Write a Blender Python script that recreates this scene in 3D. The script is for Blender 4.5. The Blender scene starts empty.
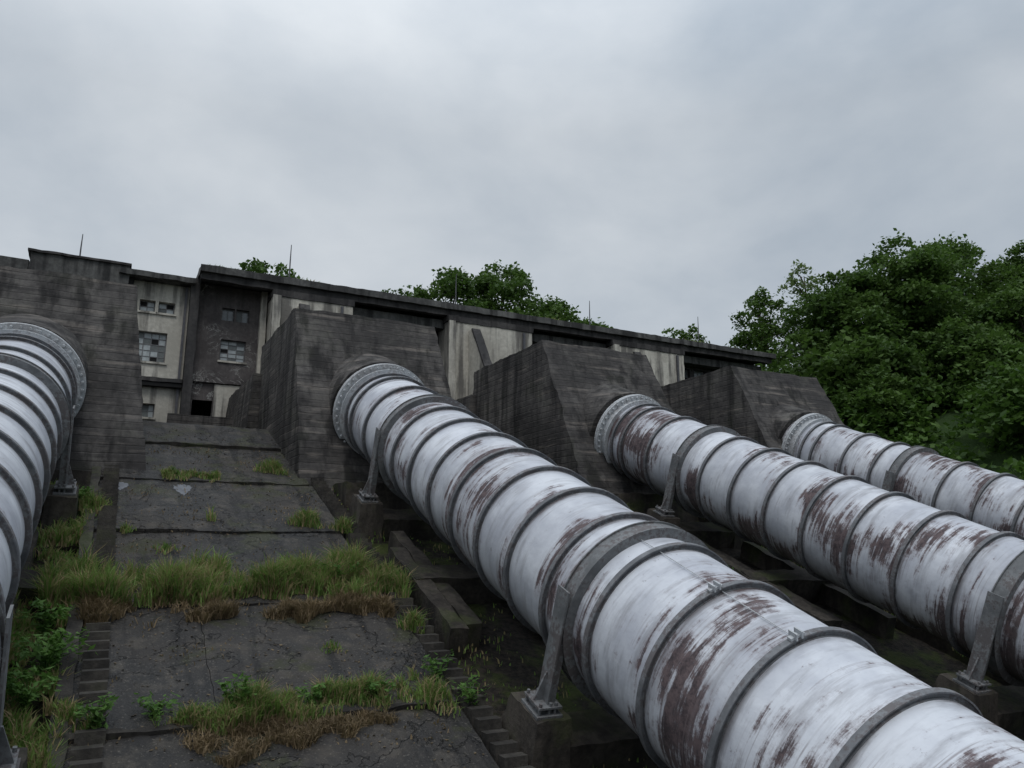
import bpy, bmesh, math, random
import numpy as np
from mathutils import Vector, Matrix, noise, Euler
random.seed(7); rng=np.random.default_rng(7)
A=math.radians(21.7); CA,SA=math.cos(A),math.sin(A)
scene=bpy.context.scene
def W(x,s,n): return (x, s*CA-n*SA, s*SA+n*CA)

# ---------------------------------------------------------------- node helper
class NT:
    def __init__(s,name):
        s.m=bpy.data.materials.new(name); s.m.use_nodes=True
        s.t=s.m.node_tree; s.t.nodes.clear()
        s.out=s.t.nodes.new('ShaderNodeOutputMaterial')
    def n(s,typ,_o=0,**kw):
        nd=s.t.nodes.new('ShaderNode'+typ)
        for k,v in kw.items():
            if k.startswith('p_'): setattr(nd,k[2:],v)
            else:
                key=int(k[1:]) if (k[0]=='i' and k[1:].isdigit()) else k.replace('_',' ')
                if hasattr(v,'is_output'): s.t.links.new(v,nd.inputs[key])
                else: nd.inputs[key].default_value=v
        return nd.outputs[_o]
    def math(s,op,a,b=0.0,c=0.0,clamp=False): return s.n('Math',p_operation=op,p_use_clamp=clamp,i0=a,i1=b,i2=c)
    def vmul(s,v,sc): return s.n('VectorMath',p_operation='MULTIPLY',i0=v,i1=sc)
    def vadd(s,v,sc): return s.n('VectorMath',p_operation='ADD',i0=v,i1=sc)
    def noise(s,v,scale,detail=4,rough=.55,dist=0.0): return s.n('TexNoise',Vector=v,Scale=scale,Detail=detail,Roughness=rough,Distortion=dist)
    def ramp(s,f,a,b,lo=0.0,hi=1.0):
        nd=s.t.nodes.new('ShaderNodeMapRange'); nd.interpolation_type='SMOOTHSTEP'
        s.t.links.new(f,nd.inputs[0])
        for i,v in zip((1,2,3,4),(a,b,lo,hi)): nd.inputs[i].default_value=v
        return nd.outputs[0]
    def mix(s,f,a,b,mode='MIX'):
        nd=s.t.nodes.new('ShaderNodeMix'); nd.data_type='RGBA'; nd.blend_type=mode
        for i,v in ((0,f),(6,a),(7,b)):
            if hasattr(v,'is_output'): s.t.links.new(v,nd.inputs[i])
            else: nd.inputs[i].default_value=(v if i==0 else (*v,1))
        return nd.outputs[2]
    def grey(s,v): return s.n('CombineColor',Red=v,Green=v,Blue=v)
    def pos(s): return s.n('NewGeometry',0)
    def obj(s): return s.n('TexCoord',3)
    def sep(s,v):
        nd=s.t.nodes.new('ShaderNodeSeparateXYZ'); s.t.links.new(v,nd.inputs[0]); return nd.outputs
    def finish(s,color,rough=.9,bump=None,bstr=.3,bdist=.05,spec=.3,metal=0.0):
        b=s.t.nodes.new('ShaderNodeBsdfPrincipled')
        for k,v in (('Base Color',color),('Roughness',rough),('Specular IOR Level',spec),('Metallic',metal)):
            if hasattr(v,'is_output'): s.t.links.new(v,b.inputs[k])
            else: b.inputs[k].default_value=(*v,1) if k=='Base Color' else v
        if bump is not None:
            s.t.links.new(s.n('Bump',Strength=bstr,Distance=bdist,Height=bump),b.inputs['Normal'])
        s.t.links.new(b.outputs[0],s.out.inputs[0]); return s.m

def concrete(name,c1,c2,stain=.6,boards=False,moss=0.0,white=0.0,bh=.22,sc=1.0):
    t=NT(name); p=t.pos(); x,y,z=t.sep(p)[:3]
    big=t.noise(p,.45*sc,6,.62); fine=t.noise(p,6*sc,5,.65)
    f=t.math('ADD',t.math('MULTIPLY',big,.7),t.math('MULTIPLY',fine,.3))
    col=t.mix(t.ramp(f,.38,.64),c1,c2)
    height=t.math('MULTIPLY',fine,.6)
    if boards:
        wob=t.math('MULTIPLY',big,.10)
        zz=t.math('DIVIDE',t.math('ADD',z,wob),bh); fr=t.math('FRACT',zz)
        line=t.math('SUBTRACT',1.0,t.ramp(t.math('MINIMUM',fr,t.math('SUBTRACT',1.0,fr)),0.0,.10))
        wn=t.n('TexWhiteNoise',Vector=t.n('CombineXYZ',X=2.,Y=t.math('FLOOR',zz),Z=3.3))
        col=t.mix(1.0,col,t.grey(t.math('MULTIPLY_ADD',wn,.35,.78)),'MULTIPLY')
        lay=t.noise(t.vmul(p,(.45,.45,5.)),1.0,5,.65)
        col=t.mix(t.math('MULTIPLY',line,t.ramp(lay,.40,.58,0.,.65)),col,(c1[0]*.35,c1[1]*.35,c1[2]*.35))
        height=t.math('SUBTRACT',height,t.math('MULTIPLY',line,.35))
        height=t.math('ADD',height,t.math('MULTIPLY',wn,.25))
        col=t.mix(t.ramp(lay,.54,.68,0.,.55),col,(c2[0]*1.8,c2[1]*1.70,c2[2]*1.6))
        col=t.mix(t.ramp(lay,.32,.44,.6,0.),col,(.018,.017,.018))
        blotch=t.ramp(t.noise(t.vadd(p,(5.,5.,9.)),.7,6,.7),.50,.62)
        col=t.mix(t.math('MULTIPLY',blotch,.5),col,(.024,.022,.023))
    st=t.noise(t.vmul(p,(2.2,2.2,.16)),1.0,5,.6)
    stf=t.math('MULTIPLY',t.ramp(t.math('ADD',st,t.math('MULTIPLY',big,.5)),.70,.90),stain)
    col=t.mix(stf,col,(c1[0]*.25,c1[1]*.25,c1[2]*.27))
    if white:
        wv=t.noise(t.vadd(p,(31.,7.,3.)),.9,6,.7,1.2)
        wl=t.math('SUBTRACT',1.0,t.ramp(t.math('ABSOLUTE',t.math('SUBTRACT',wv,.5)),0,.016))
        wm=t.ramp(t.noise(p,.5,3),.45,.62)
        col=t.mix(t.math('MULTIPLY',t.math('MULTIPLY',wl,wm),white),col,(.42,.42,.40))
    if moss:
        m=t.ramp(t.noise(p,.9,6,.65),.50,.68)
        mc=t.mix(fine,(.02,.045,.012),(.075,.085,.02))
        col=t.mix(t.math('MULTIPLY',m,moss),col,mc)
    return t.finish(col,.88,height,.6,.05)

def slabmat(name):
    t=NT(name); p=t.pos()
    big=t.noise(p,.45,6,.62); fine=t.noise(p,9,5,.7); mid=t.noise(p,2.2,5,.65)
    col=t.mix(t.ramp(big,.35,.65),(.017,.0165,.017),(.045,.041,.038))
    col=t.mix(t.math('MULTIPLY',t.ramp(mid,.48,.66),.75),col,(.072,.063,.053))
    o=t.obj(); st=t.noise(t.vmul(o,(3.5,.35,1)),1.0,5,.6)
    col=t.mix(t.math('MULTIPLY',t.ramp(st,.48,.62),.75),col,(.008,.008,.009))
    col=t.mix(t.math('MULTIPLY',t.ramp(t.noise(p,.8,6,.7),.52,.63),.65),col,(.038,.042,.016))
    # branching hairline cracks
    ck=t.noise(t.vadd(p,(9.,2.,4.)),.55,6,.55,.6)
    cl=t.math('SUBTRACT',1.,t.ramp(t.math('ABSOLUTE',t.math('SUBTRACT',ck,.5)),.0,.006))
    col=t.mix(t.math('MULTIPLY',cl,.8),col,(.006,.006,.006))
    sp=t.ramp(t.noise(p,26,2),.60,.70)
    col=t.mix(t.math('MULTIPLY',sp,.5),col,(.16,.145,.125))
    rough=t.ramp(big,.3,.7,.42,.9)
    h=t.math('ADD',fine,t.math('MULTIPLY',mid,1.5)); h=t.math('SUBTRACT',h,t.math('MULTIPLY',cl,.6))
    return t.finish(col,rough,h,.9,.05,spec=.35)

def groundmat():
    t=NT('soil_and_moss'); p=t.pos(); x,y,z=t.sep(p)[:3]
    n1=t.noise(p,.8,6,.65); n2=t.noise(p,7,5,.7)
    col=t.mix(t.ramp(n2,.35,.65),(.010,.009,.008),(.045,.037,.030))
    gm=t.ramp(n1,.47,.60)
    col=t.mix(t.math('MULTIPLY',gm,.8),col,t.mix(n2,(.018,.04,.009),(.085,.10,.022)))
    far=t.ramp(t.math('ADD',x,t.math('MULTIPLY',n1,3)),30.,33.)
    col=t.mix(far,col,t.mix(n1,(.02,.045,.012),(.05,.09,.025)))
    return t.finish(col,.95,t.math('ADD',n2,n1),.9,.1)

def pipemat(name,bias,top=0.0):
    t=NT(name); o=t.obj()
    r=t.n('ObjectInfo',5); off=t.n('CombineXYZ',X=t.math('MULTIPLY',r,37.),Y=t.math('MULTIPLY',r,91.),Z=t.math('MULTIPLY',r,53.))
    v=t.vadd(o,off); x,y,z=t.sep(o)[:3]
    tone=t.noise(v,1.1,5,.6)
    col=t.mix(t.ramp(tone,.3,.7),(.44,.46,.515),(.67,.695,.745))
    pid=t.n('TexWhiteNoise',0,Vector=t.n('CombineXYZ',X=t.math('FLOOR',t.math('DIVIDE',z,1.275)),Y=t.math('MULTIPLY',r,10.)))
    col=t.mix(1.,col,t.grey(t.math('MULTIPLY_ADD',pid,.13,.9)),'MULTIPLY')
    run=t.noise(t.vmul(v,(1.0,1.0,6.)),1.,6,.62)
    col=t.mix(t.math('MULTIPLY',t.ramp(run,.46,.70),.6),col,(.26,.26,.28))
    patch=t.noise(v,.75,3,.5); smear=t.noise(t.vmul(v,(.8,.8,9.)),1.,6,.68,.2); fine=t.noise(v,7.,6,.8)
    fr=t.math('FRACT',t.math('DIVIDE',z,1.275))
    s=t.math('ADD',t.math('MULTIPLY',patch,1.05),t.math('MULTIPLY',smear,.86))
    s=t.math('ADD',s,t.math('MULTIPLY',fine,.40))
    s=t.math('ADD',s,t.math('MULTIPLY',y,-.045))
    s=t.math('ADD',s,t.math('MULTIPLY',z,.0055))
    # water sits against the downhill side of each stiffener, so the rust starts there
    s=t.math('ADD',s,t.ramp(fr,.45,1.,-.03,.075))
    s=t.math('ADD',s,bias-.235)
    if top: s=t.math('ADD',s,t.ramp(z,0.,5.,top,0.))
    wash=t.ramp(s,.93,1.12); core=t.ramp(s,1.02,1.12)
    rc=t.mix(t.ramp(fine,.38,.62),(.024,.015,.018),(.120,.085,.086))
    col=t.mix(t.math('MULTIPLY',wash,.78),col,(.215,.18,.19))
    col=t.mix(t.math('MULTIPLY',core,.92),col,rc)
    edge=t.math('SUBTRACT',1.0,t.ramp(t.math('MINIMUM',fr,t.math('SUBTRACT',1.0,fr)),.0,.12))
    col=t.mix(t.math('MULTIPLY',t.math('MULTIPLY',edge,t.ramp(run,.42,.58)),.75),col,(.10,.083,.083))
    thin=t.noise(t.vmul(v,(.45,.45,26.)),1.,3,.6)
    col=t.mix(t.math('MULTIPLY',t.math('MULTIPLY',t.ramp(thin,.56,.68),t.ramp(patch,.40,.55)),.6),col,(.15,.12,.125))
    chips=t.ramp(fine,.63,.67)
    col=t.mix(t.math('MULTIPLY',chips,.5),col,(.09,.063,.062))
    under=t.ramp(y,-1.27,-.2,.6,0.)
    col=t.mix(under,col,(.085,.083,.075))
    rough=t.ramp(core,0,1,.40,.85)
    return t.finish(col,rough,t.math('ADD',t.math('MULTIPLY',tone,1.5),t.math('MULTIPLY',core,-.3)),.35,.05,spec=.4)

def steelmat(name,c1,c2,rust=.5):
    t=NT(name); p=t.pos(); n1=t.noise(p,2.,6,.65); n2=t.noise(p,14.,4,.7)
    col=t.mix(t.ramp(n1,.35,.65),c1,c2)
    m=t.ramp(t.math('ADD',t.math('MULTIPLY',n1,.6),t.math('MULTIPLY',n2,.4)),.48,.56)
    col=t.mix(t.math('MULTIPLY',m,rust),col,(.065,.045,.042))
    return t.finish(col,.65,n2,.3,.02,spec=.4)

def leafmat(name,dark,light,straw=None,fs=.35,transl=.3):
    t=NT(name); p=t.pos(); rnd=t.n('NewGeometry',8); n1=t.noise(p,fs,2)
    f=t.math('ADD',t.math('MULTIPLY',rnd,.5),t.math('MULTIPLY',t.ramp(n1,.35,.65),.5))
    col=t.mix(f,dark,light)
    if straw:
        q=t.n('TexWhiteNoise',Vector=t.n('CombineXYZ',X=rnd,Y=2.))
        col=t.mix(t.ramp(t.math('ADD',q,t.math('MULTIPLY',n1,.4)),1-straw,1.02-straw+.05),col,(.30,.23,.13))
    b=t.t.nodes.new('ShaderNodeBsdfPrincipled'); b.inputs['Roughness'].default_value=.6; b.inputs['Specular IOR Level'].default_value=.2
    t.t.links.new(col,b.inputs['Base Color'])
    tr=t.t.nodes.new('ShaderNodeBsdfTranslucent'); t.t.links.new(t.mix(.5,col,(light[0]*1.3,light[1]*1.5,light[2])),tr.inputs[0])
    ms=t.t.nodes.new('ShaderNodeMixShader'); ms.inputs[0].default_value=transl
    t.t.links.new(b.outputs[0],ms.inputs[1]); t.t.links.new(tr.outputs[0],ms.inputs[2]); t.t.links.new(ms.outputs[0],t.out.inputs[0])
    return t.m
def plain(name,c,rough=.7,spec=.3,metal=0.):
    t=NT(name); n1=t.noise(t.pos(),5.,4,.6)
    return t.finish(t.mix(t.ramp(n1,.3,.7),tuple(k*.7 for k in c),c),rough,n1,.15,.02,spec=spec,metal=metal)

M_block=concrete('board_formed_dark_concrete',(.045,.042,.041),(.120,.112,.106),.8,True,moss=.08)
M_dark=concrete('stained_dark_concrete',(.035,.034,.035),(.085,.08,.078),.7,False)
M_light=concrete('weathered_plaster',(.38,.36,.315),(.60,.575,.51),.85,moss=.0)
M_brown=concrete('dark_render_with_repairs',(.065,.058,.058),(.13,.118,.115),.4,white=.8)
M_roof=concrete('roof_slab_concrete',(.05,.05,.05),(.14,.14,.135),.8)
M_pier=concrete('mossy_pier_concrete',(.024,.021,.019),(.085,.074,.063),.6,moss=.5,sc=1.6)
M_kerb=concrete('kerb_concrete',(.022,.020,.019),(.065,.059,.051),.6,moss=.45,sc=2)
M_step=concrete('step_concrete',(.028,.026,.024),(.085,.077,.068),.4,moss=.3,sc=2)
M_slab=slabmat('dark_slope_concrete'); M_ground=groundmat()
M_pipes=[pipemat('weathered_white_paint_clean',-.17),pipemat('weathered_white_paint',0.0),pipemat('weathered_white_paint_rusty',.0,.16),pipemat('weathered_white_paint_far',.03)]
M_ring=steelmat('ring_steel',(.11,.115,.125),(.24,.25,.265),.6)
M_flange=steelmat('flange_paint',(.40,.42,.44),(.60,.62,.64),.45)
M_supp=steelmat('support_steel',(.11,.115,.12),(.24,.25,.26),.65)
M_leaf=leafmat('tree_leaves',(.026,.058,.014),(.100,.168,.040))
M_leaf2=leafmat('pale_tree_leaves',(.08,.12,.045),(.17,.23,.09))
M_shrub=leafmat('shrub_leaves',(.022,.052,.012),(.095,.17,.035),fs=.8)
M_grass=leafmat('grass_blades',(.065,.125,.028),(.21,.31,.085),straw=.26,fs=1.5)
M_straw=leafmat('dry_grass',(.10,.075,.045),(.27,.20,.12),fs=2.,transl=.2)
M_litter=leafmat('leaf_litter',(.05,.038,.025),(.20,.15,.09),fs=2.,transl=.05)
M_weed=leafmat('weed_leaves',(.05,.115,.025),(.13,.24,.06),fs=2.)
M_bark=plain('bark',(.09,.075,.06),.9)
M_glass=plain('window_glass',(.16,.18,.19),.15,.6)
M_black=plain('dark_interior_and_band',(.014,.014,.015),.9)
M_grey=plain('dirty_pane',(.15,.165,.165),.4)
M_metal=plain('rod_metal',(.10,.10,.11),.5)
M_patch=plain('pale_slab_patch',(.17,.18,.20),.8)

# ---------------------------------------------------------------- mesh helpers
def link(o,parent=None):
    scene.collection.objects.link(o)
    if parent: o.parent=parent
    return o
def empty(name,loc=(0,0,0),rot=(0,0,0)):
    o=bpy.data.objects.new(name,None); o.location=loc; o.rotation_euler=rot; o.empty_display_size=.3
    return link(o)
def bm_obj(name,bm,mat,parent=None,smooth=False,rot=(0,0,0)):
    bmesh.ops.recalc_face_normals(bm,faces=bm.faces)
    me=bpy.data.meshes.new(name); bm.to_mesh(me); bm.free()
    for m in (mat if isinstance(mat,list) else [mat]): me.materials.append(m)
    if smooth:
        for p in me.polygons: p.use_smooth=True
    o=bpy.data.objects.new(name,me); o.rotation_euler=rot
    return link(o,parent)
def hexa(bm,pts,mi=0):
    v=[bm.verts.new(p) for p in pts]
    for f in ((0,3,2,1),(4,5,6,7),(0,1,5,4),(1,2,6,5),(2,3,7,6),(3,0,4,7)):
        fc=bm.faces.new([v[i] for i in f]); fc.material_index=mi
def box(bm,x0,x1,y0,y1,z0,z1,mi=0):
    hexa(bm,[(x0,y0,z0),(x1,y0,z0),(x1,y1,z0),(x0,y1,z0),(x0,y0,z1),(x1,y0,z1),(x1,y1,z1),(x0,y1,z1)],mi)
def roughen(bm,size=.35,amp=.04,freq=1.7,seed=0):
    bmesh.ops.recalc_face_normals(bm,faces=bm.faces)
    for e in bm.edges: e.smooth=False
    for f in bm.faces: f.smooth=True
    for it in range(7):
        es=[e for e in bm.edges if e.calc_length()>size]
        if not es: break
        bmesh.ops.subdivide_edges(bm,edges=es,cuts=1,use_grid_fill=True)
        if len(bm.verts)>26000: break
    bm.normal_update()
    for e in bm.edges:
        e.smooth = not (len(e.link_faces)==2 and e.calc_face_angle(0)>.5)
    for f in bm.faces: f.smooth=True
    off=Vector((seed*3.1,seed*7.7,seed))
    for v in bm.verts:
        edge=any(not e.smooth for e in v.link_edges)
        d=noise.noise_vector(v.co*freq+off)*amp+noise.noise_vector(v.co*freq*4+off)*amp*(.8 if edge else .3)
        v.co+=d
def rbox(name,x0,x1,y0,y1,z0,z1,mat,parent=None,size=.4,amp=.03,rot=(0,0,0),seed=0):
    bm=bmesh.new(); box(bm,x0,x1,y0,y1,z0,z1); roughen(bm,size,amp,1.7,seed); return bm_obj(name,bm,mat,parent,rot=rot)
def lathe(bm,prof,seg=96,mi=0,closed=True,smooth=True):
    rings=[]
    for r,z in prof:
        rings.append([bm.verts.new((r*math.cos(2*math.pi*i/seg),r*math.sin(2*math.pi*i/seg),z)) for i in range(seg)])
    n=len(prof); 
    for k in range(n if closed else n-1):
        a=rings[k]; b=rings[(k+1)%n]
        for i in range(seg):
            j=(i+1)%seg; f=bm.faces.new((a[i],a[j],b[j],b[i])); f.material_index=mi; f.smooth=False
def annulus(bm,r0,r1,z0,z1,seg=96,mi=0): lathe(bm,[(r0,z0),(r1,z0),(r1,z1),(r0,z1)],seg,mi)
def tube(bm,path,radii,seg=8):
    prev=None
    for k,(p,r) in enumerate(zip(path,radii)):
        p=Vector(p); d=(Vector(path[min(k+1,len(path)-1)])-Vector(path[max(k-1,0)])).normalized()
        a=d.orthogonal().normalized(); b=d.cross(a)
        ring=[bm.verts.new(p+a*r*math.cos(2*math.pi*i/seg)+b*r*math.sin(2*math.pi*i/seg)) for i in range(seg)]
        if prev:
            best=min(range(seg),key=lambda q:(ring[q].co-prev[0].co).length)
            ring=ring[best:]+ring[:best]
            for i in range(seg):
                bm.faces.new((prev[i],prev[(i+1)%seg],ring[(i+1)%seg],ring[i])).smooth=True
        prev=ring
def np_mesh(name,verts,faces_n,fverts,mats,parent=None,mi=None):
    me=bpy.data.meshes.new(name)
    nv=len(verts); nf=len(fverts)//faces_n
    me.vertices.add(nv); me.vertices.foreach_set('co',np.asarray(verts,dtype=np.float32).ravel())
    me.loops.add(nf*faces_n); me.loops.foreach_set('vertex_index',np.asarray(fverts,dtype=np.int32))
    me.polygons.add(nf); me.polygons.foreach_set('loop_start',np.arange(0,nf*faces_n,faces_n,dtype=np.int32))
    for m in mats: me.materials.append(m)
    me.update(calc_edges=True); me.validate()
    o=bpy.data.objects.new(name,me); return link(o,parent)
def merge(bm,tmp,m=None):
    if m is not None:
        for v in tmp.verts: v.co=m@v.co
    me=bpy.data.meshes.new('t'); tmp.to_mesh(me); tmp.free(); bm.from_mesh(me); bpy.data.meshes.remove(me)

# ---------------------------------------------------------------- terrain
def sstep(a,b,x):
    t=np.clip((x-a)/(b-a),0,1); return t*t*(3-2*t)
def height(X,Y):
    X=np.asarray(X,float);Y=np.asarray(Y,float)
    z=np.clip(Y,-14,26.5)*math.tan(A)-6.78/CA
    z=z+sstep(38,60,Y)*5.0
    r=sstep(30,46,X)
    z=z+r*(4.5+1.2*np.sin(X*.31)*np.cos(Y*.27))*sstep(-10,15,Y)
    l=sstep(-12,-26,X); z=z+l*5*sstep(-10,15,Y)
    z=z+(sstep(120,500,np.hypot(X,Y)))*(6*np.sin(X*.006)+5*np.cos(Y*.008))*0.8
    return z
def axis(lo,hi,step,far):
    a=list(np.arange(lo,hi+.01,step)); b=[];d=step
    v=hi
    while v<far: d*=1.35; v+=d; b.append(v)
    c=[];d=step;v=lo
    while v>-far: d*=1.35; v-=d; c.append(v)
    return np.array(c[::-1]+a+b)
gx=axis(-14,48,.6,1500); gy=axis(-16,45,.6,1500)
GX,GY=np.meshgrid(gx,gy,indexing='ij'); GZ=height(GX,GY)
nn=np.array([[noise.noise(Vector((x*.9,y*.9,0)))*.10+noise.noise(Vector((x*.25,y*.25,4)))*.12 for y in gy] for x in gx])
GZ=GZ+nn
vs=np.stack([GX,GY,GZ],-1).reshape(-1,3); ny=len(gy)
ii,jj=np.meshgrid(np.arange(len(gx)-1),np.arange(ny-1),indexing='ij'); b0=(ii*ny+jj).ravel()
fv=np.stack([b0,b0+ny,b0+ny+1,b0+1],1).ravel()
g=np_mesh('ground',vs,4,fv,[M_ground])
for p in g.data.polygons: p.use_smooth=True

# ---------------------------------------------------------------- slope slabs
SL=[-9.0,-5.2,-1.4,2.4,6.1,9.8,13.4,17.0,20.6,24.2,27.0]
def slab_bay(x0,x1,seed):
    root=empty('concrete_slope_paving',rot=(A,0,0))
    for k in range(len(SL)-1):
        s0,s1=SL[k],SL[k+1]
        wob=lambda: random.uniform(-.06,.06)
        split=x0+(x1-x0)*(.55+.22*math.sin(k*2.1+seed))
        xs=[x0,split,x1] if k%3==2 else [x0,x1]
        for q in range(len(xs)-1):
            bm=bmesh.new()
            a,b=xs[q]+(.004 if q else wob()),xs[q+1]-(.004 if q==0 and len(xs)>2 else wob())
            dz=.012*math.sin(k*5+q*3+seed)
            n0,n1=-6.36+dz,-6.41+dz
            hexa(bm,[(a,s0,-7),(b,s0,-7),(b,s1-.012,-7),(a,s1-.012,-7),(a,s0,n0),(b,s0,n0),(b,s1-.012,n1),(a,s1-.012,n1)])
            roughen(bm,.25,.035,1.3,seed+k)
            bm_obj('slab',bm,M_slab,root)
        if k in (4,5,9):
            bm=bmesh.new(); box(bm,x0+.02,x1-.02,s0-.05,s0+.05,-7,-6.325); roughen(bm,.3,.04,2.,seed+k+20); bm_obj('kerb_lip',bm,M_kerb,root)
    return root
slab_bay(-.25,5.08,0); slab_bay(9.45,13.95,3); slab_bay(18.4,23.0,5); slab_bay(-9.5,-4.3,8)
# pale grey-blue teardrop patches draped on the slab
bpy.context.view_layer.update()
dg=bpy.context.evaluated_depsgraph_get()
NV=Vector((0,-SA,CA))
def drape(x,s,off):
    o=Vector(W(x,s,-5.6)); hit,loc,*_=scene.ray_cast(dg,o,-NV,distance=2.0)
    return (loc if hit else Vector(W(x,s,-6.38)))+NV*off
for (px,ps,w,l) in ((.35,20.0,.20,.65),(1.75,19.9,.22,.85)):
    bm=bmesh.new(); rings=[]
    for q in range(1,6):
        f=q/5; ring=[]
        for i in range(32):
            t=2*math.pi*i/32; k=1+.10*math.sin(i*2.3)*f
            ring.append(bm.verts.new(drape(px+w*math.sin(t)*(1+.75*math.cos(t))*.8*f*k,ps+math.cos(t)*l/2*f*k,.006)))
        rings.append(ring)
    c=bm.verts.new(drape(px,ps,.006))
    for i in range(32):
        bm.faces.new((c,rings[0][i],rings[0][(i+1)%32]))
        for q in range(4): bm.faces.new((rings[q][i],rings[q+1][i],rings[q+1][(i+1)%32],rings[q][(i+1)%32]))
    bm_obj('pale_patch',bm,M_patch,smooth=True)

# ---------------------------------------------------------------- stairs along each pipe
def stairs(xa,xb,s0=-4,s1=25.3,run=.27,n=-6.44):
    bm=bmesh.new(); s=s0
    while s<s1:
        y=s*CA-n*SA; z=s*SA+n*CA; rise=run*math.tan(A)
        j=random.uniform(-.012,.012)
        box(bm,xa+j,xb+j,y,y+run*.72,z-.22,z+rise+.05+j)
        s+=run/CA
    return bm_obj('concrete_staircase',bm,M_step)
PX=[-2.15,7.3,16.2,25.3]
for i,x in enumerate(PX):
    stairs(x-2.14,x-1.78)
    bm=bmesh.new(); box(bm,x-2.15,x-1.77,-4,25,-7,-6.57); roughen(bm,.5,.02,1.5,i); bm_obj('stair_stringer',bm,M_kerb,rot=(A,0,0))
    bm=bmesh.new(); box(bm,x+1.85,x+2.05,-8,25,-7,-6.3); roughen(bm,.5,.03,1.5,i+4); bm_obj('drain_kerb',bm,M_kerb,rot=(A,0,0))
    stairs(x+2.12,x+2.46,n=-6.40)

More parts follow.
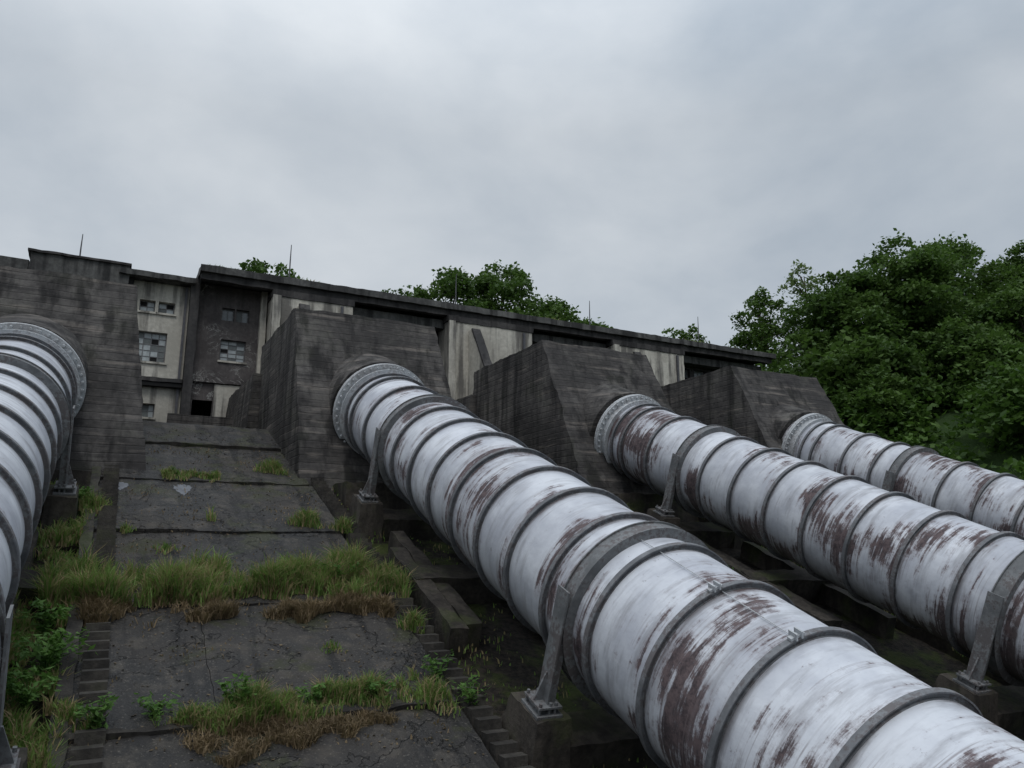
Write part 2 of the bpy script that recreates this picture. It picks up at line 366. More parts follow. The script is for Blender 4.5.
# ---------------------------------------------------------------- penstocks
R=1.27
def penstock(x,top,sup,length=40,seed=0,mat=None,nc=-4.5,offr=0.):
    root=empty('penstock_pipe',loc=W(x,top,nc),rot=(A+math.pi/2,0,0))
    bm=bmesh.new()
    zs=np.linspace(-3.2,length,170)
    lathe(bm,[(R,float(z)) for z in zs],128,closed=False)
    bm_obj('pipe_shell',bm,mat,root,smooth=True)
    bm=bmesh.new(); supz=list(sup)
    zr=[.62,1.15]
    pts=sorted(set([round(1.275*i,3) for i in range(2,int(length/1.275))]))
    for z in pts:
        if min(abs(z-q) for q in supz)<.5: continue
        zr.append(z)
    for z in zr:
        annulus(bm,R-.01,R+.075,z-.014,z+.014)
        annulus(bm,R+.066,R+.084,z-.040,z+.040)
        annulus(bm,R-.01,R+.010,z-.04,z+.04)
    bm_obj('stiffener_rings',bm,M_ring,root)
    bm=bmesh.new()
    annulus(bm,R-.01,R+.24,-.05,.02,128); annulus(bm,R-.01,R+.24,-.14,-.065,128)
    annulus(bm,R+.0,R+.05,.02,.32,128)
    annulus(bm,R-.01,R+.13,.30,.34,128)
    for i in range(44):
        t=2*math.pi*i/44
        M=Matrix.Rotation(t,4,'Z')@Matrix.Translation((R+.165,0,-.02))
        bmesh.ops.create_cone(bm,cap_ends=True,segments=6,radius1=.036,radius2=.034,depth=.24,matrix=M)
    bm_obj('bolted_flange',bm,M_flange,root)
    for sz in supz:
        bm=bmesh.new()
        annulus(bm,R-.01,R+.15,sz-.15,sz-.13); annulus(bm,R-.01,R+.15,sz+.13,sz+.15)
        annulus(bm,R+.10,R+.12,sz-.129,sz+.129)
        for i in range(28):
            t=2*math.pi*(i+.5)/28
            tmp=bmesh.new(); box(tmp,R+.0,R+.098,-.012,.012,sz-.125,sz+.125)
            merge(bm,tmp,Matrix.Rotation(t,4,'Z'))
        for sg in (-1,1):
            xo=sg*(R+.16); xi=sg*(R+.04)
            a,b=sorted((xo,xi))
            box(bm,*sorted((xo,xo+sg*.03)),-1.22,.45,sz-.15,sz+.15)
            box(bm,a,b,-1.22,.0,sz-.105,sz-.085); box(bm,a,b,-1.22,.0,sz+.085,sz+.105)
            hexa(bm,[(xo+sg*.031,-1.22,sz-.015),(xo+sg*.18,-1.22,sz-.015),(xo+sg*.18,-1.22,sz+.015),(xo+sg*.031,-1.22,sz+.015),
                     (xo+sg*.031,-.80,sz-.015),(xo+sg*.05,-.80,sz-.015),(xo+sg*.05,-.80,sz+.015),(xo+sg*.031,-.80,sz+.015)])
            box(bm,*sorted((xi-sg*.06,xo+sg*.20)),-1.25,-1.221,sz-.23,sz+.23)
            box(bm,*sorted((xi-sg*.02,xo+sg*.14)),-1.34,-1.251,sz-.13,sz+.13)
            box(bm,*sorted((xi-sg*.08,xo+sg*.22)),-1.38,-1.341,sz-.25,sz+.25)
            for dx in (-.09,.0,.16):
                for dz in (-.19,.19):
                    bmesh.ops.create_cone(bm,cap_ends=True,segments=6,radius1=.026,radius2=.022,depth=.2,
                        matrix=Matrix.Translation((xo+sg*dx,-1.27,sz+dz))@Matrix.Rotation(math.pi/2,4,'X'))
        bm_obj('support_ring',bm,M_supp,root)
        for sg in (-1,1):
            bm=bmesh.new(); c=sg*(R+.13)
            hexa(bm,[(c-.36,-2.5,sz-.7),(c+.34,-2.5,sz-.7),(c+.34,-2.5,sz+.6),(c-.36,-2.5,sz+.6),
                     (c-.28,-1.385,sz-.5),(c+.28,-1.385,sz-.5),(c+.28,-1.385,sz+.32),(c-.28,-1.385,sz+.32)])
            roughen(bm,.2,.035,2,seed+sg)
            bm_obj('concrete_pier',bm,M_pier,root)
        bm=bmesh.new(); box(bm,-R-.1,R+.1,-2.5,-1.75,sz-.4,sz+.4); roughen(bm,.3,.03,2,seed); bm_obj('tie_beam',bm,M_pier,root)
    for q in range(len(supz)-1):
        for sg in (-1,1):
            bm=bmesh.new(); box(bm,sg*.95-.16,sg*.95+.16,-2.5,-1.78,supz[q]+1.1,supz[q+1]-3.4); roughen(bm,.35,.04,1.6,seed+q)
            bm_obj('plinth_wall',bm,M_pier,root)
        bm=bmesh.new(); box(bm,-1.5,1.5,-2.5,-1.68,supz[q]+3.4,supz[q]+4.1); roughen(bm,.3,.04,1.6,seed+q); bm_obj('cross_wall',bm,M_pier,root)
        bm=bmesh.new(); box(bm,-1.55,-1.2,-2.5,-1.70,supz[q]+2.4,supz[q]+6.2); roughen(bm,.3,.04,1.6,seed+q); bm_obj('side_plinth',bm,M_pier,root)
    return root
pipes=[penstock(PX[0],21.9,(4.0,13.4,22.8),25,0,M_pipes[0]),
       penstock(PX[1],22.1,(4.15,13.45,23.3,33.),38.5,5,M_pipes[1]),
       penstock(PX[2],21.5,(4.1,13.6,23.4,33.),38.5,10,M_pipes[2]),
       penstock(PX[3],21.8,(4.7,14.1,23.9,33.5),38.5,15,M_pipes[3])]
bm=bmesh.new()
for z,t in ((15.3,112),(16.575,110)):
    m=Matrix.Rotation(math.radians(t),4,'Z')
    tmp=bmesh.new(); box(tmp,R+.085,R+.12,-.10,.10,z-.03,z+.03); box(tmp,R+.085,R+.17,-.05,-.03,z-.06,z+.06); box(tmp,R+.085,R+.17,.03,.05,z-.06,z+.06)
    merge(bm,tmp,m)
tmp=bmesh.new(); tube(tmp,[(R+.03,.0,13.6),(R+.025,0,16.6)],[.007,.007],6); merge(bm,tmp,Matrix.Rotation(math.radians(108),4,'Z'))
bm_obj('ring_clamps',bm,M_flange,pipes[1])

# ---------------------------------------------------------------- anchor blocks
for i,x in enumerate((-2.05,7.3,16.3,25.5)):
    root=empty('concrete_anchor_block')
    wl,wr=(2.4,2.35+(.35 if i==3 else 0))
    dt=(0,0,-.2,-.3)[i]; yb=(21.6,21.5,20.6,20.4)[i]
    bm=bmesh.new()
    hexa(bm,[(x-wl-.1,yb,.6),(x+wr+.75,yb,.6),(x+wr+.75,30,.6),(x-wl-.1,30,.6),
             (x-wl,24.15+dt,7.55),(x+wr,24.15+dt,7.55),(x+wr,30,7.55),(x-wl,30,7.55)])
    roughen(bm,.33,.06,.9,i); bm_obj('block_body',bm,M_block,root)
    bm=bmesh.new()
    hexa(bm,[(x-wl-.6,29.6,2),(x+wr+.3,29.6,2),(x+wr+.3,36.2,2),(x-wl-.6,36.2,2),
             (x-wl-.3,29.6,6.45),(x+wr+.05,29.6,6.45),(x+wr+.05,36.2,6.6),(x-wl-.3,36.2,6.6)])
    roughen(bm,.4,.05,1.2,i+5); bm_obj('rear_block',bm,M_block,root)
    bm=bmesh.new(); lathe(bm,[(R+.01,-1.9),(R+.26,-1.9),(R+.22,-.45),(R+.01,-.45)],48)
    bm_obj('pipe_collar',bm,M_block,pipes[i])
    bm=bmesh.new(); box(bm,x-1.5,x+1.75,20.6,23.3,-.5,1.75); roughen(bm,.35,.05,1.5,i+9); bm_obj('footing',bm,M_pier,root)

# ---------------------------------------------------------------- headworks building
B=empty('headworks_building')
def wall(name,x0,x1,z0,z1,y,th,ops,mat):
    xs=sorted(set([x0,x1]+[o[0] for o in ops]+[o[1] for o in ops])); zs=sorted(set([z0,z1]+[o[2] for o in ops]+[o[3] for o in ops]))
    bm=bmesh.new()
    def hole(i,k):
        if i<0 or k<0 or i>=len(xs)-1 or k>=len(zs)-1: return True
        cx=(xs[i]+xs[i+1])/2; cz=(zs[k]+zs[k+1])/2
        return any(o[0]<cx<o[1] and o[2]<cz<o[3] for o in ops)
    def quad(*p): bm.faces.new([bm.verts.new(q) for q in p])
    for i in range(len(xs)-1):
        for k in range(len(zs)-1):
            if hole(i,k): continue
            a,b,c,d=xs[i],xs[i+1],zs[k],zs[k+1]
            quad((a,y,c),(b,y,c),(b,y,d),(a,y,d)); quad((a,y+th,c),(a,y+th,d),(b,y+th,d),(b,y+th,c))
            if hole(i-1,k): quad((a,y,c),(a,y,d),(a,y+th,d),(a,y+th,c))
            if hole(i+1,k): quad((b,y,c),(b,y+th,c),(b,y+th,d),(b,y,d))
            if hole(i,k-1): quad((a,y,c),(a,y+th,c),(b,y+th,c),(b,y,c))
            if hole(i,k+1): quad((a,y,d),(b,y,d),(b,y+th,d),(a,y+th,d))
    bmesh.ops.remove_doubles(bm,verts=bm.verts,dist=.0005)
    return bm_obj(name,bm,mat,B)
def window(x0,x1,z0,z1,y,nx,nz,seed=0,glass=M_glass,sill=True):
    bm=bmesh.new(); f=.045
    box(bm,x0,x1,y,y+.06,z0,z0+f);box(bm,x0,x1,y,y+.06,z1-f,z1);box(bm,x0,x0+f,y+.001,y+.059,z0+f,z1-f);box(bm,x1-f,x1,y+.001,y+.059,z0+f,z1-f)
    for i in range(1,nx):
        c=x0+(x1-x0)*i/nx; box(bm,c-.018,c+.018,y+.01,y+.05,z0+f,z1-f)
    for k in range(1,nz):
        c=z0+(z1-z0)*k/nz; box(bm,x0+f,x1-f,y+.014,y+.046,c-.018,c+.018)
    bm_obj('window_frame',bm,M_supp,B)
    r=random.Random(seed); bmg=bmesh.new(); bmk=bmesh.new(); bmd=bmesh.new()
    for i in range(nx):
        for k in range(nz):
            a=x0+(x1-x0)*i/nx;b=x0+(x1-x0)*(i+1)/nx;c=z0+(z1-z0)*k/nz;d=z0+(z1-z0)*(k+1)/nz
            q=r.random(); tb=bmg if q>.34 else (bmd if q>.07 else bmk); yy=y+.03
            tb.faces.new([tb.verts.new(q) for q in ((a,yy,c),(b,yy,c),(b,yy+.004*r.random(),d),(a,yy,d))])
    bm_obj('window_glass',bmg,glass,B); bm_obj('broken_panes',bmk,M_black,B); bm_obj('dirty_panes',bmd,M_grey,B)
    if sill:
        bm=bmesh.new(); box(bm,x0-.08,x1+.08,y-.28,y-.01,z0-.09,z0-.003); bm_obj('window_sill',bm,M_light,B)
M_pane=plain('pale_panes',(.42,.46,.47),.3,.5)
FY=36.3
ops=[(.62,1.85,7.95,9.3),(.62,1.25,10.2,10.72),(1.38,2.05,10.2,10.72),(.42,1.62,5.5,6.1)]
wall('plaster_wall',.3,2.62,3,11.55,FY,.35,ops,M_light)
window(*ops[0],FY+.2,4,5,1,M_pane)
window(*ops[1],FY+.2,2,2,2,M_pane); window(*ops[2],FY+.2,2,2,3,M_pane); window(*ops[3],FY+.2,5,2,4,M_pane)
ops=[(4.05,4.6,10.25,10.85),(4.68,5.25,10.25,10.85),(4.1,5.2,8.35,9.35),(3.1,3.95,3.6,6.6)]
wall('rendered_wall',3.02,6.0,3,11.85,FY+.05,.35,ops,M_brown)
window(*ops[0],FY+.25,2,1,5,sill=False); window(*ops[1],FY+.25,2,1,7,sill=False); window(*ops[2],FY+.25,3,5,6,M_pane)
rbox('doorway_arch',3.1,3.95,FY+.06,FY+.35,6.45,6.6,M_brown,B,.2,.02)
rbox('lintel_band',3.02,5.95,FY-.12,FY+.03,7.25,7.45,M_brown,B,.3,.02)
rbox('light_lower_wall',3.98,5.98,FY-.03,FY+.04,3.2,7.2,M_light,B,.4,.02)
rbox('ledge',.3,2.6,FY-.35,FY-.005,7.05,7.22,M_dark,B,.3,.03)
rbox('dark_band_under_ledge',.3,2.6,FY-.3,FY-.005,6.85,7.02,M_black,B,.3,.02)  # solid near-black band on the wall just below the ledge
rbox('pilaster',2.63,3.0,FY-.45,FY+.4,3,11.9,M_dark,B,.35,.03)
rbox('pilaster',.0,.29,FY-.3,FY+.4,3,11.6,M_dark,B,.35,.03)
rbox('pilaster',5.72,5.98,FY-.25,FY+.04,7.5,11.8,M_light,B,.35,.02)
rbox('roof_slab_low',-.3,2.75,FY-.75,FY+9,11.56,11.8,M_roof,B,.5,.03)
rbox('drainpipe',2.42,2.52,FY-.12,FY-.02,4,11.5,M_metal,B,2,0)
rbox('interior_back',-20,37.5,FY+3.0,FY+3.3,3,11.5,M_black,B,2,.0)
rbox('left_wing_wall',-20,-.01,FY-.1,FY+.6,3,11.1,M_dark,B,.6,.03)
rbox('left_parapet',-3.6,.1,FY-.6,FY+2.2,11.1,11.95,M_roof,B,.4,.03)
rbox('left_parapet_cap',-3.7,.16,FY-.7,FY+2.3,11.95,12.05,M_dark,B,.4,.02)
rbox('left_roof',-20,-3.65,FY-.5,FY+6,11.1,11.6,M_roof,B,.6,.04)
bm=bmesh.new(); box(bm,2.85,37.6,34.75,47,11.93,12.24); roughen(bm,.45,.03,1.6,3); bm_obj('main_roof_slab',bm,M_roof,B)
rbox('eave_fascia',2.9,37.4,34.95,35.25,11.62,11.93,M_dark,B,.5,.03)
rbox('eave_beam',9.5,37.0,35.5,36.1,11.05,11.5,M_roof,B,.5,.03)
ops=[]; xx=9.95
while xx<36:
    if not any(a-.3<xx<b+.1 for a,b in ((14.3,19.5),(24.4,30.2))): ops.append((xx,xx+.95,9.95,10.9))
    xx+=1.3
wall('long_wall',6.02,37.2,3,11.9,FY,.35,ops,M_dark)
for k,o in enumerate(ops): window(*o,FY+.22,2,2,20+k,M_glass,sill=False)
rbox('end_wall',36.85,37.2,FY+.36,46,3,11.9,M_dark,B,.8,.03)
rbox('string_course',9.8,36.8,FY-.2,FY-.01,9.45,9.65,M_roof,B,.5,.02)
for (a,b) in ((6.05,9.75),(14.75,19.6),(24.9,30.0)):
    rbox('pier_wall',a,b,34.85,36.28,3,11.3,M_light,B,.5,.03,seed=int(a))
    rbox('pier_cap',a-.06,b+.06,34.80,36.2,11.31,11.6,M_dark,B,.5,.03,seed=int(a))
    rbox('pier_edge_strip',a-.05,a+.3,34.65,34.849,3,11.3,M_light,B,.4,.02,seed=3)
    xb=a+1.1
    bm=bmesh.new()
    hexa(bm,[(xb,30.9,5.5),(xb+.4,30.9,5.5),(xb+.4,34.848,5.5),(xb,34.848,5.5),(xb,34.5,10.9),(xb+.4,34.5,10.9),(xb+.4,34.848,10.9),(xb,34.848,10.9)])
    roughen(bm,.4,.03,1.5,int(xb)); bm_obj('raking_buttress',bm,M_light,B)
    bm=bmesh.new()
    hexa(bm,[(xb-.03,30.75,5.5),(xb+.43,30.75,5.5),(xb+.43,30.89,5.5),(xb-.03,30.89,5.5),(xb-.03,34.35,10.93),(xb+.43,34.35,10.93),(xb+.43,34.49,10.93),(xb-.03,34.49,10.93)])
    roughen(bm,.4,.02,1.5,int(xb)); bm_obj('buttress_face',bm,M_dark,B)
    rbox('downpipe',b-.6,b-.48,34.72,34.84,4,11.2,M_metal,B,2,0)
rbox('railing_wall',2.0,6.0,33.5,33.8,3,5.3,M_block,B,.4,.04)

for (x,y,z,h) in ((-1.9,37,12.03,1.5),(6.9,36,12.24,2.1),(15.6,36.0,12.24,2.1),(24.1,36,12.24,1.9),(32.3,36.0,12.24,2.1)):
    r=empty('lightning_rod',loc=(x,y,z)); bm=bmesh.new()
    tube(bm,[(0,0,-.05),(0,0,h*.6),(0.01,0,h)],[.038,.030,.018],6); bm_obj('rod',bm,M_metal,r)
    bm=bmesh.new(); bmesh.ops.create_cone(bm,cap_ends=True,segments=10,radius1=.16,radius2=.07,depth=.2,matrix=Matrix.Translation((0,0,.08))); bm_obj('rod_base',bm,M_roof,r)

# ---------------------------------------------------------------- foliage
def leaves(name,C,size,mats,parent=None,up=.6,asp=.6):
    n=len(C); nrm=rng.normal(size=(n,3)); nrm[:,2]=np.abs(nrm[:,2])+up; nrm/=np.linalg.norm(nrm,axis=1)[:,None]
    a=rng.normal(size=(n,3)); a-=nrm*(a*nrm).sum(1)[:,None]; a/=np.linalg.norm(a,axis=1)[:,None]; b=np.cross(nrm,a)
    s=(size*rng.uniform(.6,1.35,n))[:,None]
    v=np.empty((n,4,3)); v[:,0]=C-a*s; v[:,1]=C-b*s*asp-nrm*s*.12; v[:,2]=C+a*s; v[:,3]=C+b*s*asp-nrm*s*.12
    return np_mesh(name,v.reshape(-1,3),4,np.arange(n*4),mats,parent)
def clump_points(cc,cr,per,flat=.6):
    out=[]
    for c,r in zip(cc,cr):
        k=int(per*r*r); d=rng.normal(size=(k,3)); d/=np.linalg.norm(d,axis=1)[:,None]
        d[:,2]=np.abs(d[:,2])*1.0-.3*rng.random(k)
        rad=r*(rng.random(k)**.4)*(1+.25*np.sin(np.arctan2(d[:,1],d[:,0])*4+c[0]*5)); pz=d*rad[:,None]; pz[:,2]*=flat
        hr=np.hypot(pz[:,0],pz[:,1]); pz[:,2]-=.32*hr*hr/r
        out.append(c+pz)
    return np.concatenate(out)
def tree(x,y,top,rx,rz,nclump=85,per=150,size=.155,mat=None,seed=0,base=None,name='deciduous_tree',lean=0):
    global rng
    rng=np.random.default_rng(seed+100); rd=random.Random(seed)
    mat=mat or M_leaf
    z0=float(height(x,y))-.2 if base is None else base
    root=empty(name,loc=(x,y,z0)); cz=top-rz-z0; H=top-z0
    cc=[];cr=[]
    while len(cc)<nclump:
        d=rng.normal(size=3); d/=np.linalg.norm(d); f=rng.random()**.28
        az=math.atan2(d[1],d[0])
        w=.84+.13*math.sin(az*3+seed)+.10*math.sin(az*5+d[2]*6+seed*2)+rng.normal()*.05
        c=np.array([d[0]*rx*f*w,d[1]*rx*f*w,cz+d[2]*rz*f*(.9+.1*w)])
        if c[2]<.3: continue
        cc.append(c); cr.append(rng.uniform(.6,1.45)*min(1.15,rx/5.0+.15))
    P=clump_points(cc,cr,per)
    P=P+rng.normal(size=P.shape)*.11
    leaves('crown_foliage',P,size,[mat],root,up=.45)
    bm=bmesh.new(); th=max(.12,H*.018)
    tp=[(0,0,0),(.1*lean,.05,H*.2),(.25*lean+.1,.1,H*.45),(.3*lean,.0,H*.7),(.35*lean,.1,H*.9)]
    tube(bm,tp,[th*1.3,th,th*.75,th*.4,th*.12],10)
    for k in range(0,len(cc),4):
        c=Vector(cc[k]); hz=max(H*.15,min(H*.85,c.z-rd.uniform(.8,2.5))); s=Vector((.2*lean,.05,hz)); m=(s+c)/2+Vector((0,0,.3))
        tube(bm,[s,m,c],[th*.35,th*.2,th*.05],5)
    bm_obj('trunk_and_limbs',bm,M_bark,root)
    return root
tree(43.8,34,18.8,4.8,6.8,190,seed=1)
tree(48.0,32,21.2,5.2,8.0,200,seed=2)
tree(54.0,34,23.2,6.4,9,230,seed=3)
tree(60.5,31,22.6,6.0,8.5,190,seed=4)
tree(67,31,24.,6.2,9,160,seed=5)
tree(50.0,26,15.6,4.8,6,150,seed=6)
tree(57,24,15.2,5.0,6,130,seed=8)
tree(40.5,30,12.6,3.6,4.8,120,seed=9)
tree(45.5,27,13.5,3.8,5,110,seed=13)
tree(47.2,45,21.3,2.8,5.4,110,seed=10)
tree(50.6,43,24.0,2.4,5.5,60,per=100,mat=M_leaf2,seed=11)
tree(62,24,15.0,5.0,5.5,110,seed=12)
tree(43.5,21.5,11.0,3.6,3.4,80,seed=15)
tree(50.5,19.5,11.2,4.0,3.4,80,seed=16)
for k,(x,y,t,rx,rz) in enumerate(((8.2,50,18.2,3.0,3.5),(12.5,51,18.0,2.6,3.2),(21.3,50,20.0,3.6,4),(25.5,50,21.2,4.0,5),(29.8,51,19.6,3.8,4),(17.8,52,19.0,3.0,3.8),(43,50,19.0,2.2,3),(34.5,52,18.6,3,3))):
    tree(x,y,t,rx,rz,100,seed=30+k,size=.16,per=125)
def shrub_mass(name,pts,r0,r1,per,size,mat):
    cc=[np.array((x,y,float(height(x,y))+dz)) for x,y,dz in pts]; cr=[rng.uniform(r0,r1) for _ in pts]
    P=clump_points(cc,cr,per,.85); return leaves(name,P,size,[mat])
pts=[]
while len(pts)<380:
    x,y=rng.uniform(31,60),rng.uniform(13,33); h=noise.noise(Vector((x*.35,y*.35,1)))
    pts.append((x,y,rng.uniform(.1,.8)+max(0,h)*5.5))
shrub_mass('hillside_shrubs',pts,.9,1.9,75,.19,M_shrub)
pts=[(rng.uniform(38,70),rng.uniform(30,42),rng.uniform(.5,5.5)) for _ in range(240)]
shrub_mass('woodland_understorey',pts,1.2,2.2,32,.24,M_leaf)

def blades(name,roots,hts,mat,width=.012,lean=.5):
    n=len(roots); up=np.array([0,0,1.]); az=rng.uniform(0,2*math.pi,n)
    d=np.stack([np.cos(az),np.sin(az),np.zeros(n)],1)
    az2=rng.uniform(0,6.28,n); sd=np.stack([np.cos(az2),np.sin(az2),np.zeros(n)],1)
    h=hts[:,None]; w=width*rng.uniform(.6,1.5,n)[:,None]; L=rng.uniform(.1,1,n)[:,None]*lean
    p0=roots; p1=roots+up*h*.55+d*h*L*.25; p2=roots+up*h*(.95-.25*L)+d*h*L*.8; 
    v=np.stack([p0-sd*w,p0+sd*w,p1+sd*w*.8,p1-sd*w*.8,p2+sd*w*.1,p2-sd*w*.1],1).reshape(-1,3)
    b=(np.arange(n)*6)[:,None]; f=np.concatenate([b+np.array([[0,1,2,3]]),b+np.array([[3,2,4,5]])],1).ravel()
    return np_mesh(name,v,4,f,[mat])
def surf(x,s,n=-6.36):
    return np.stack([x,s*CA-n*SA,s*SA+n*CA],1)
def strip(name,x0,x1,s0,s1,num,h0,h1,mat,n=-6.37,tuft=1.2,width=.012,lean=.6,rag=.35,even=0.):
    x=rng.uniform(x0,x1,num*3); s=rng.uniform(s0,s1,num*3)
    s=s+np.array([noise.noise(Vector((a*.9,s0,7)))+.6*noise.noise(Vector((a*2.7,s0,2))) for a in x])*rag
    f=np.array([noise.noise(Vector((a*tuft,b*tuft*1.5,x0+s0)))+.6*noise.noise(Vector((a*4,b*4,3))) for a,b in zip(x,s)])
    k=np.argsort(-f*(1-even)+rng.random(len(f))*(.5+even))[:num]; x=x[k];s=s[k]; f=f[k]
    hts=rng.uniform(h0,h1,num)*np.clip(.70+f*1.2,.25,1.7)
    return blades(name,surf(x,s,n),hts,mat,width,lean)
strip('grass',-.75,5.5,13.4,14.8,17000,.14,.56,M_grass,lean=1.1,even=.15,width=.010)
strip('grass',-.4,5.3,9.8,10.35,6500,.08,.34,M_grass,lean=1.1,width=.009)
strip('dry_grass',-.1,5.0,12.6,13.7,11000,.06,.28,M_straw,n=-6.39,lean=1.6,width=.009,rag=.6)
strip('dry_grass',-.1,5.0,9.45,10.2,5500,.05,.2,M_straw,n=-6.41,lean=1.6,width=.008,rag=.5)
strip('grass',-1.1,-.2,7.5,20,8000,.1,.36,M_grass,n=-6.5,lean=1.)
strip('grass',1.3,2.7,20.6,21.2,1000,.10,.26,M_grass,lean=1.)
strip('grass',-.9,.0,22.0,23.6,1800,.2,.45,M_grass)
for (x,s,r,h,num) in ((4.35,17.5,.35,.5,650),(5.1,17.1,.25,.45,350),(5.2,12.2,.22,.45,350),(4.2,21.8,.4,.45,650),(-.2,18.2,.35,.5,600),(2.2,17.6,.1,.5,40),(.5,16.9,.15,.3,70),(1.2,15.9,.25,.2,120),(3.6,11.6,.2,.15,90),
        (13.9,21.2,.5,.5,900),(14.1,18.6,.4,.5,700),(13.5,14.0,.55,.4,1200),(13.2,12.0,.4,.45,900),(10.6,15.5,.8,.3,1300),(4.7,9.9,.4,.4,550),(23,20,.6,.5,900),(9.9,12,.4,.3,500)):
    a=rng.uniform(0,6.28,num); q=r*rng.random(num)**.8*(1+.4*np.sin(a*3+x))
    blades('grass_tuft',surf(x+q*np.cos(a),s+q*np.sin(a),-6.38),rng.uniform(.3,1,num)*h*(1.15-q/r*.5),M_grass,.010,1.2)
strip('moss_grass',-1.2,14,-2,24,8000,.03,.12,M_grass,n=-6.6,tuft=.8)
strip('grass',8.6,14.3,9,23,6000,.05,.22,M_grass,n=-6.45,tuft=.9)
strip('grass',17.5,23,8,23,3500,.05,.22,M_grass,n=-6.45,tuft=.9)
strip('dry_grass',0,5,6,24,1800,.02,.07,M_straw,n=-6.39,tuft=.9,lean=1.5,rag=0)
# dead leaves lying on the paving
num=2600; x=rng.uniform(-.2,5.0,num); s=rng.uniform(6,26,num)
f=np.array([noise.noise(Vector((a*1.3,b*1.3,8))) for a,b in zip(x,s)]); k=f>-.05; x=x[k];s=s[k]
C=np.array([tuple(drape(float(a),float(b),.012)) for a,b in zip(x,s)])
leaves('leaf_litter',C,.028,[M_litter],up=4.,asp=.6)
def weed(x,s,h,spread,n,ls,n0=-6.4):
    root=empty('leafy_weed',loc=W(x,s,n0)); bm=bmesh.new(); C=[]
    for k in range(n):
        a=rng.uniform(0,6.28); tip=Vector((math.cos(a)*spread*rng.uniform(.3,1),math.sin(a)*spread*rng.uniform(.3,1),h*rng.uniform(.55,1)))
        mid=Vector((tip.x*.35,tip.y*.35,tip.z*.65)); tube(bm,[(0,0,0),mid,tip],[.009,.007,.003],4)
        for j in range(14):
            t=rng.uniform(.25,1); p=(mid*(1-t)+tip*t) if t>.5 else mid*(t*1.6)
            C.append(np.array(p)+rng.normal(size=3)*ls*.8)
    bm_obj('stems',bm,M_weed,root); leaves('leaves',np.array(C),ls,[M_weed],root,up=1.2,asp=.42)
for a in ((.2,9.9,.5,.3,12,.05),(1.9,9.9,.6,.33,14,.055),(-.45,11.4,.6,.5,26,.065),(-.6,10.6,.5,.4,20,.06),(.9,10.1,.3,.3,9,.05),(4.3,13.9,.55,.4,16,.05),(1.6,14.1,.4,.3,10,.05),
          (2.9,10.0,.35,.25,9,.05),(3.9,9.95,.4,.25,9,.05),(-.5,18.3,.5,.35,14,.05),(13.6,13.6,.5,.4,14,.06),(5.0,10.4,.4,.3,10,.05),(-.6,12.6,.5,.4,14,.06),(5.3,9.7,.35,.3,10,.05)):
    weed(*a)
for k in range(9):
    x=rng.choice([3.6,7.6,9.3,16.5,21,26,28.5,31,34])+rng.uniform(-.4,.4); num=120
    a=rng.uniform(0,6.28,num); q=.35*np.sqrt(rng.random(num))
    r0=np.stack([x+q*np.cos(a)*1.8,35.3+q*np.sin(a),np.full(num,12.24)],1)
    blades('roof_grass_tuft',r0,rng.uniform(.05,.28,num),M_grass,.02,.8)

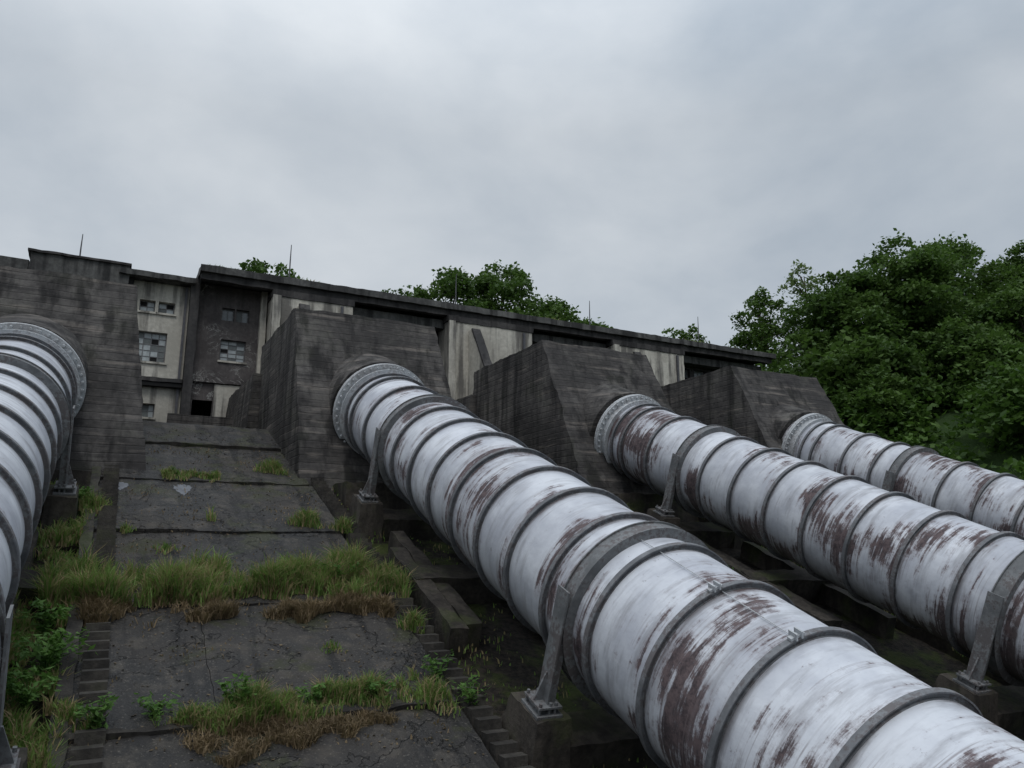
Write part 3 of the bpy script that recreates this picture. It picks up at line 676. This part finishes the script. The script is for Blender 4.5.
# ---------------------------------------------------------------- sky, sun, camera
w=bpy.data.worlds.new('World'); scene.world=w; w.use_nodes=True; t=w.node_tree; t.nodes.clear()
o=t.nodes.new('ShaderNodeOutputWorld'); sky=t.nodes.new('ShaderNodeTexSky'); sky.sky_type='NISHITA'; sky.sun_disc=False
sky.sun_elevation=math.radians(55); sky.sun_rotation=math.radians(300)
b1=t.nodes.new('ShaderNodeBackground'); b1.inputs[1].default_value=.05; t.links.new(sky.outputs[0],b1.inputs[0])
tc=t.nodes.new('ShaderNodeTexCoord'); mp=t.nodes.new('ShaderNodeMapping'); mp.inputs['Scale'].default_value=(1,1,1.7); mp.inputs['Location'].default_value=(.35,.2,.1)
t.links.new(tc.outputs['Generated'],mp.inputs[0])
nz=t.nodes.new('ShaderNodeTexNoise'); nz.inputs['Scale'].default_value=2.6; nz.inputs['Detail'].default_value=7; nz.inputs['Roughness'].default_value=.52; nz.inputs['Distortion'].default_value=.15
t.links.new(mp.outputs[0],nz.inputs[0])
dt=t.nodes.new('ShaderNodeVectorMath'); dt.operation='DOT_PRODUCT'; dt.inputs[1].default_value=(-.62,.5,.35); t.links.new(tc.outputs['Generated'],dt.inputs[0])
ma=t.nodes.new('ShaderNodeMath'); ma.operation='MULTIPLY_ADD'; ma.inputs[1].default_value=.20; t.links.new(dt.outputs['Value'],ma.inputs[0]); t.links.new(nz.outputs[0],ma.inputs[2])
cr=t.nodes.new('ShaderNodeValToRGB'); e=cr.color_ramp.elements
e[0].position=.34; e[0].color=(.40,.46,.53,1); e[1].position=.80; e[1].color=(.69,.73,.77,1)
t.links.new(ma.outputs[0],cr.inputs[0])
sp=t.nodes.new('ShaderNodeSeparateXYZ'); t.links.new(tc.outputs['Generated'],sp.inputs[0])
mr=t.nodes.new('ShaderNodeMapRange'); mr.inputs[1].default_value=.5; mr.inputs[2].default_value=.95; mr.inputs[3].default_value=1.0; mr.inputs[4].default_value=2.0
t.links.new(sp.outputs[2],mr.inputs[0])
b2=t.nodes.new('ShaderNodeBackground'); t.links.new(cr.outputs[0],b2.inputs[0]); t.links.new(mr.outputs[0],b2.inputs[1])
ms=t.nodes.new('ShaderNodeMixShader'); ms.inputs[0].default_value=.94
t.links.new(b1.outputs[0],ms.inputs[1]); t.links.new(b2.outputs[0],ms.inputs[2]); t.links.new(ms.outputs[0],o.inputs[0])
sd=bpy.data.lights.new('sun','SUN'); sd.energy=.9; sd.angle=math.radians(25); sd.color=(1,.97,.93)
so=bpy.data.objects.new('sun',sd); so.rotation_euler=(math.radians(32),math.radians(-12),0); link(so)
cam=bpy.data.cameras.new('camera'); cam.lens=27.07; cam.sensor_width=36; cam.clip_end=5000; cam.clip_start=.05
co=bpy.data.objects.new('camera',cam); co.rotation_euler=(math.radians(102),0,math.radians(-27.8)); link(co); scene.camera=co
scene.view_settings.view_transform='Standard'; scene.view_settings.look='None'; scene.view_settings.exposure=0
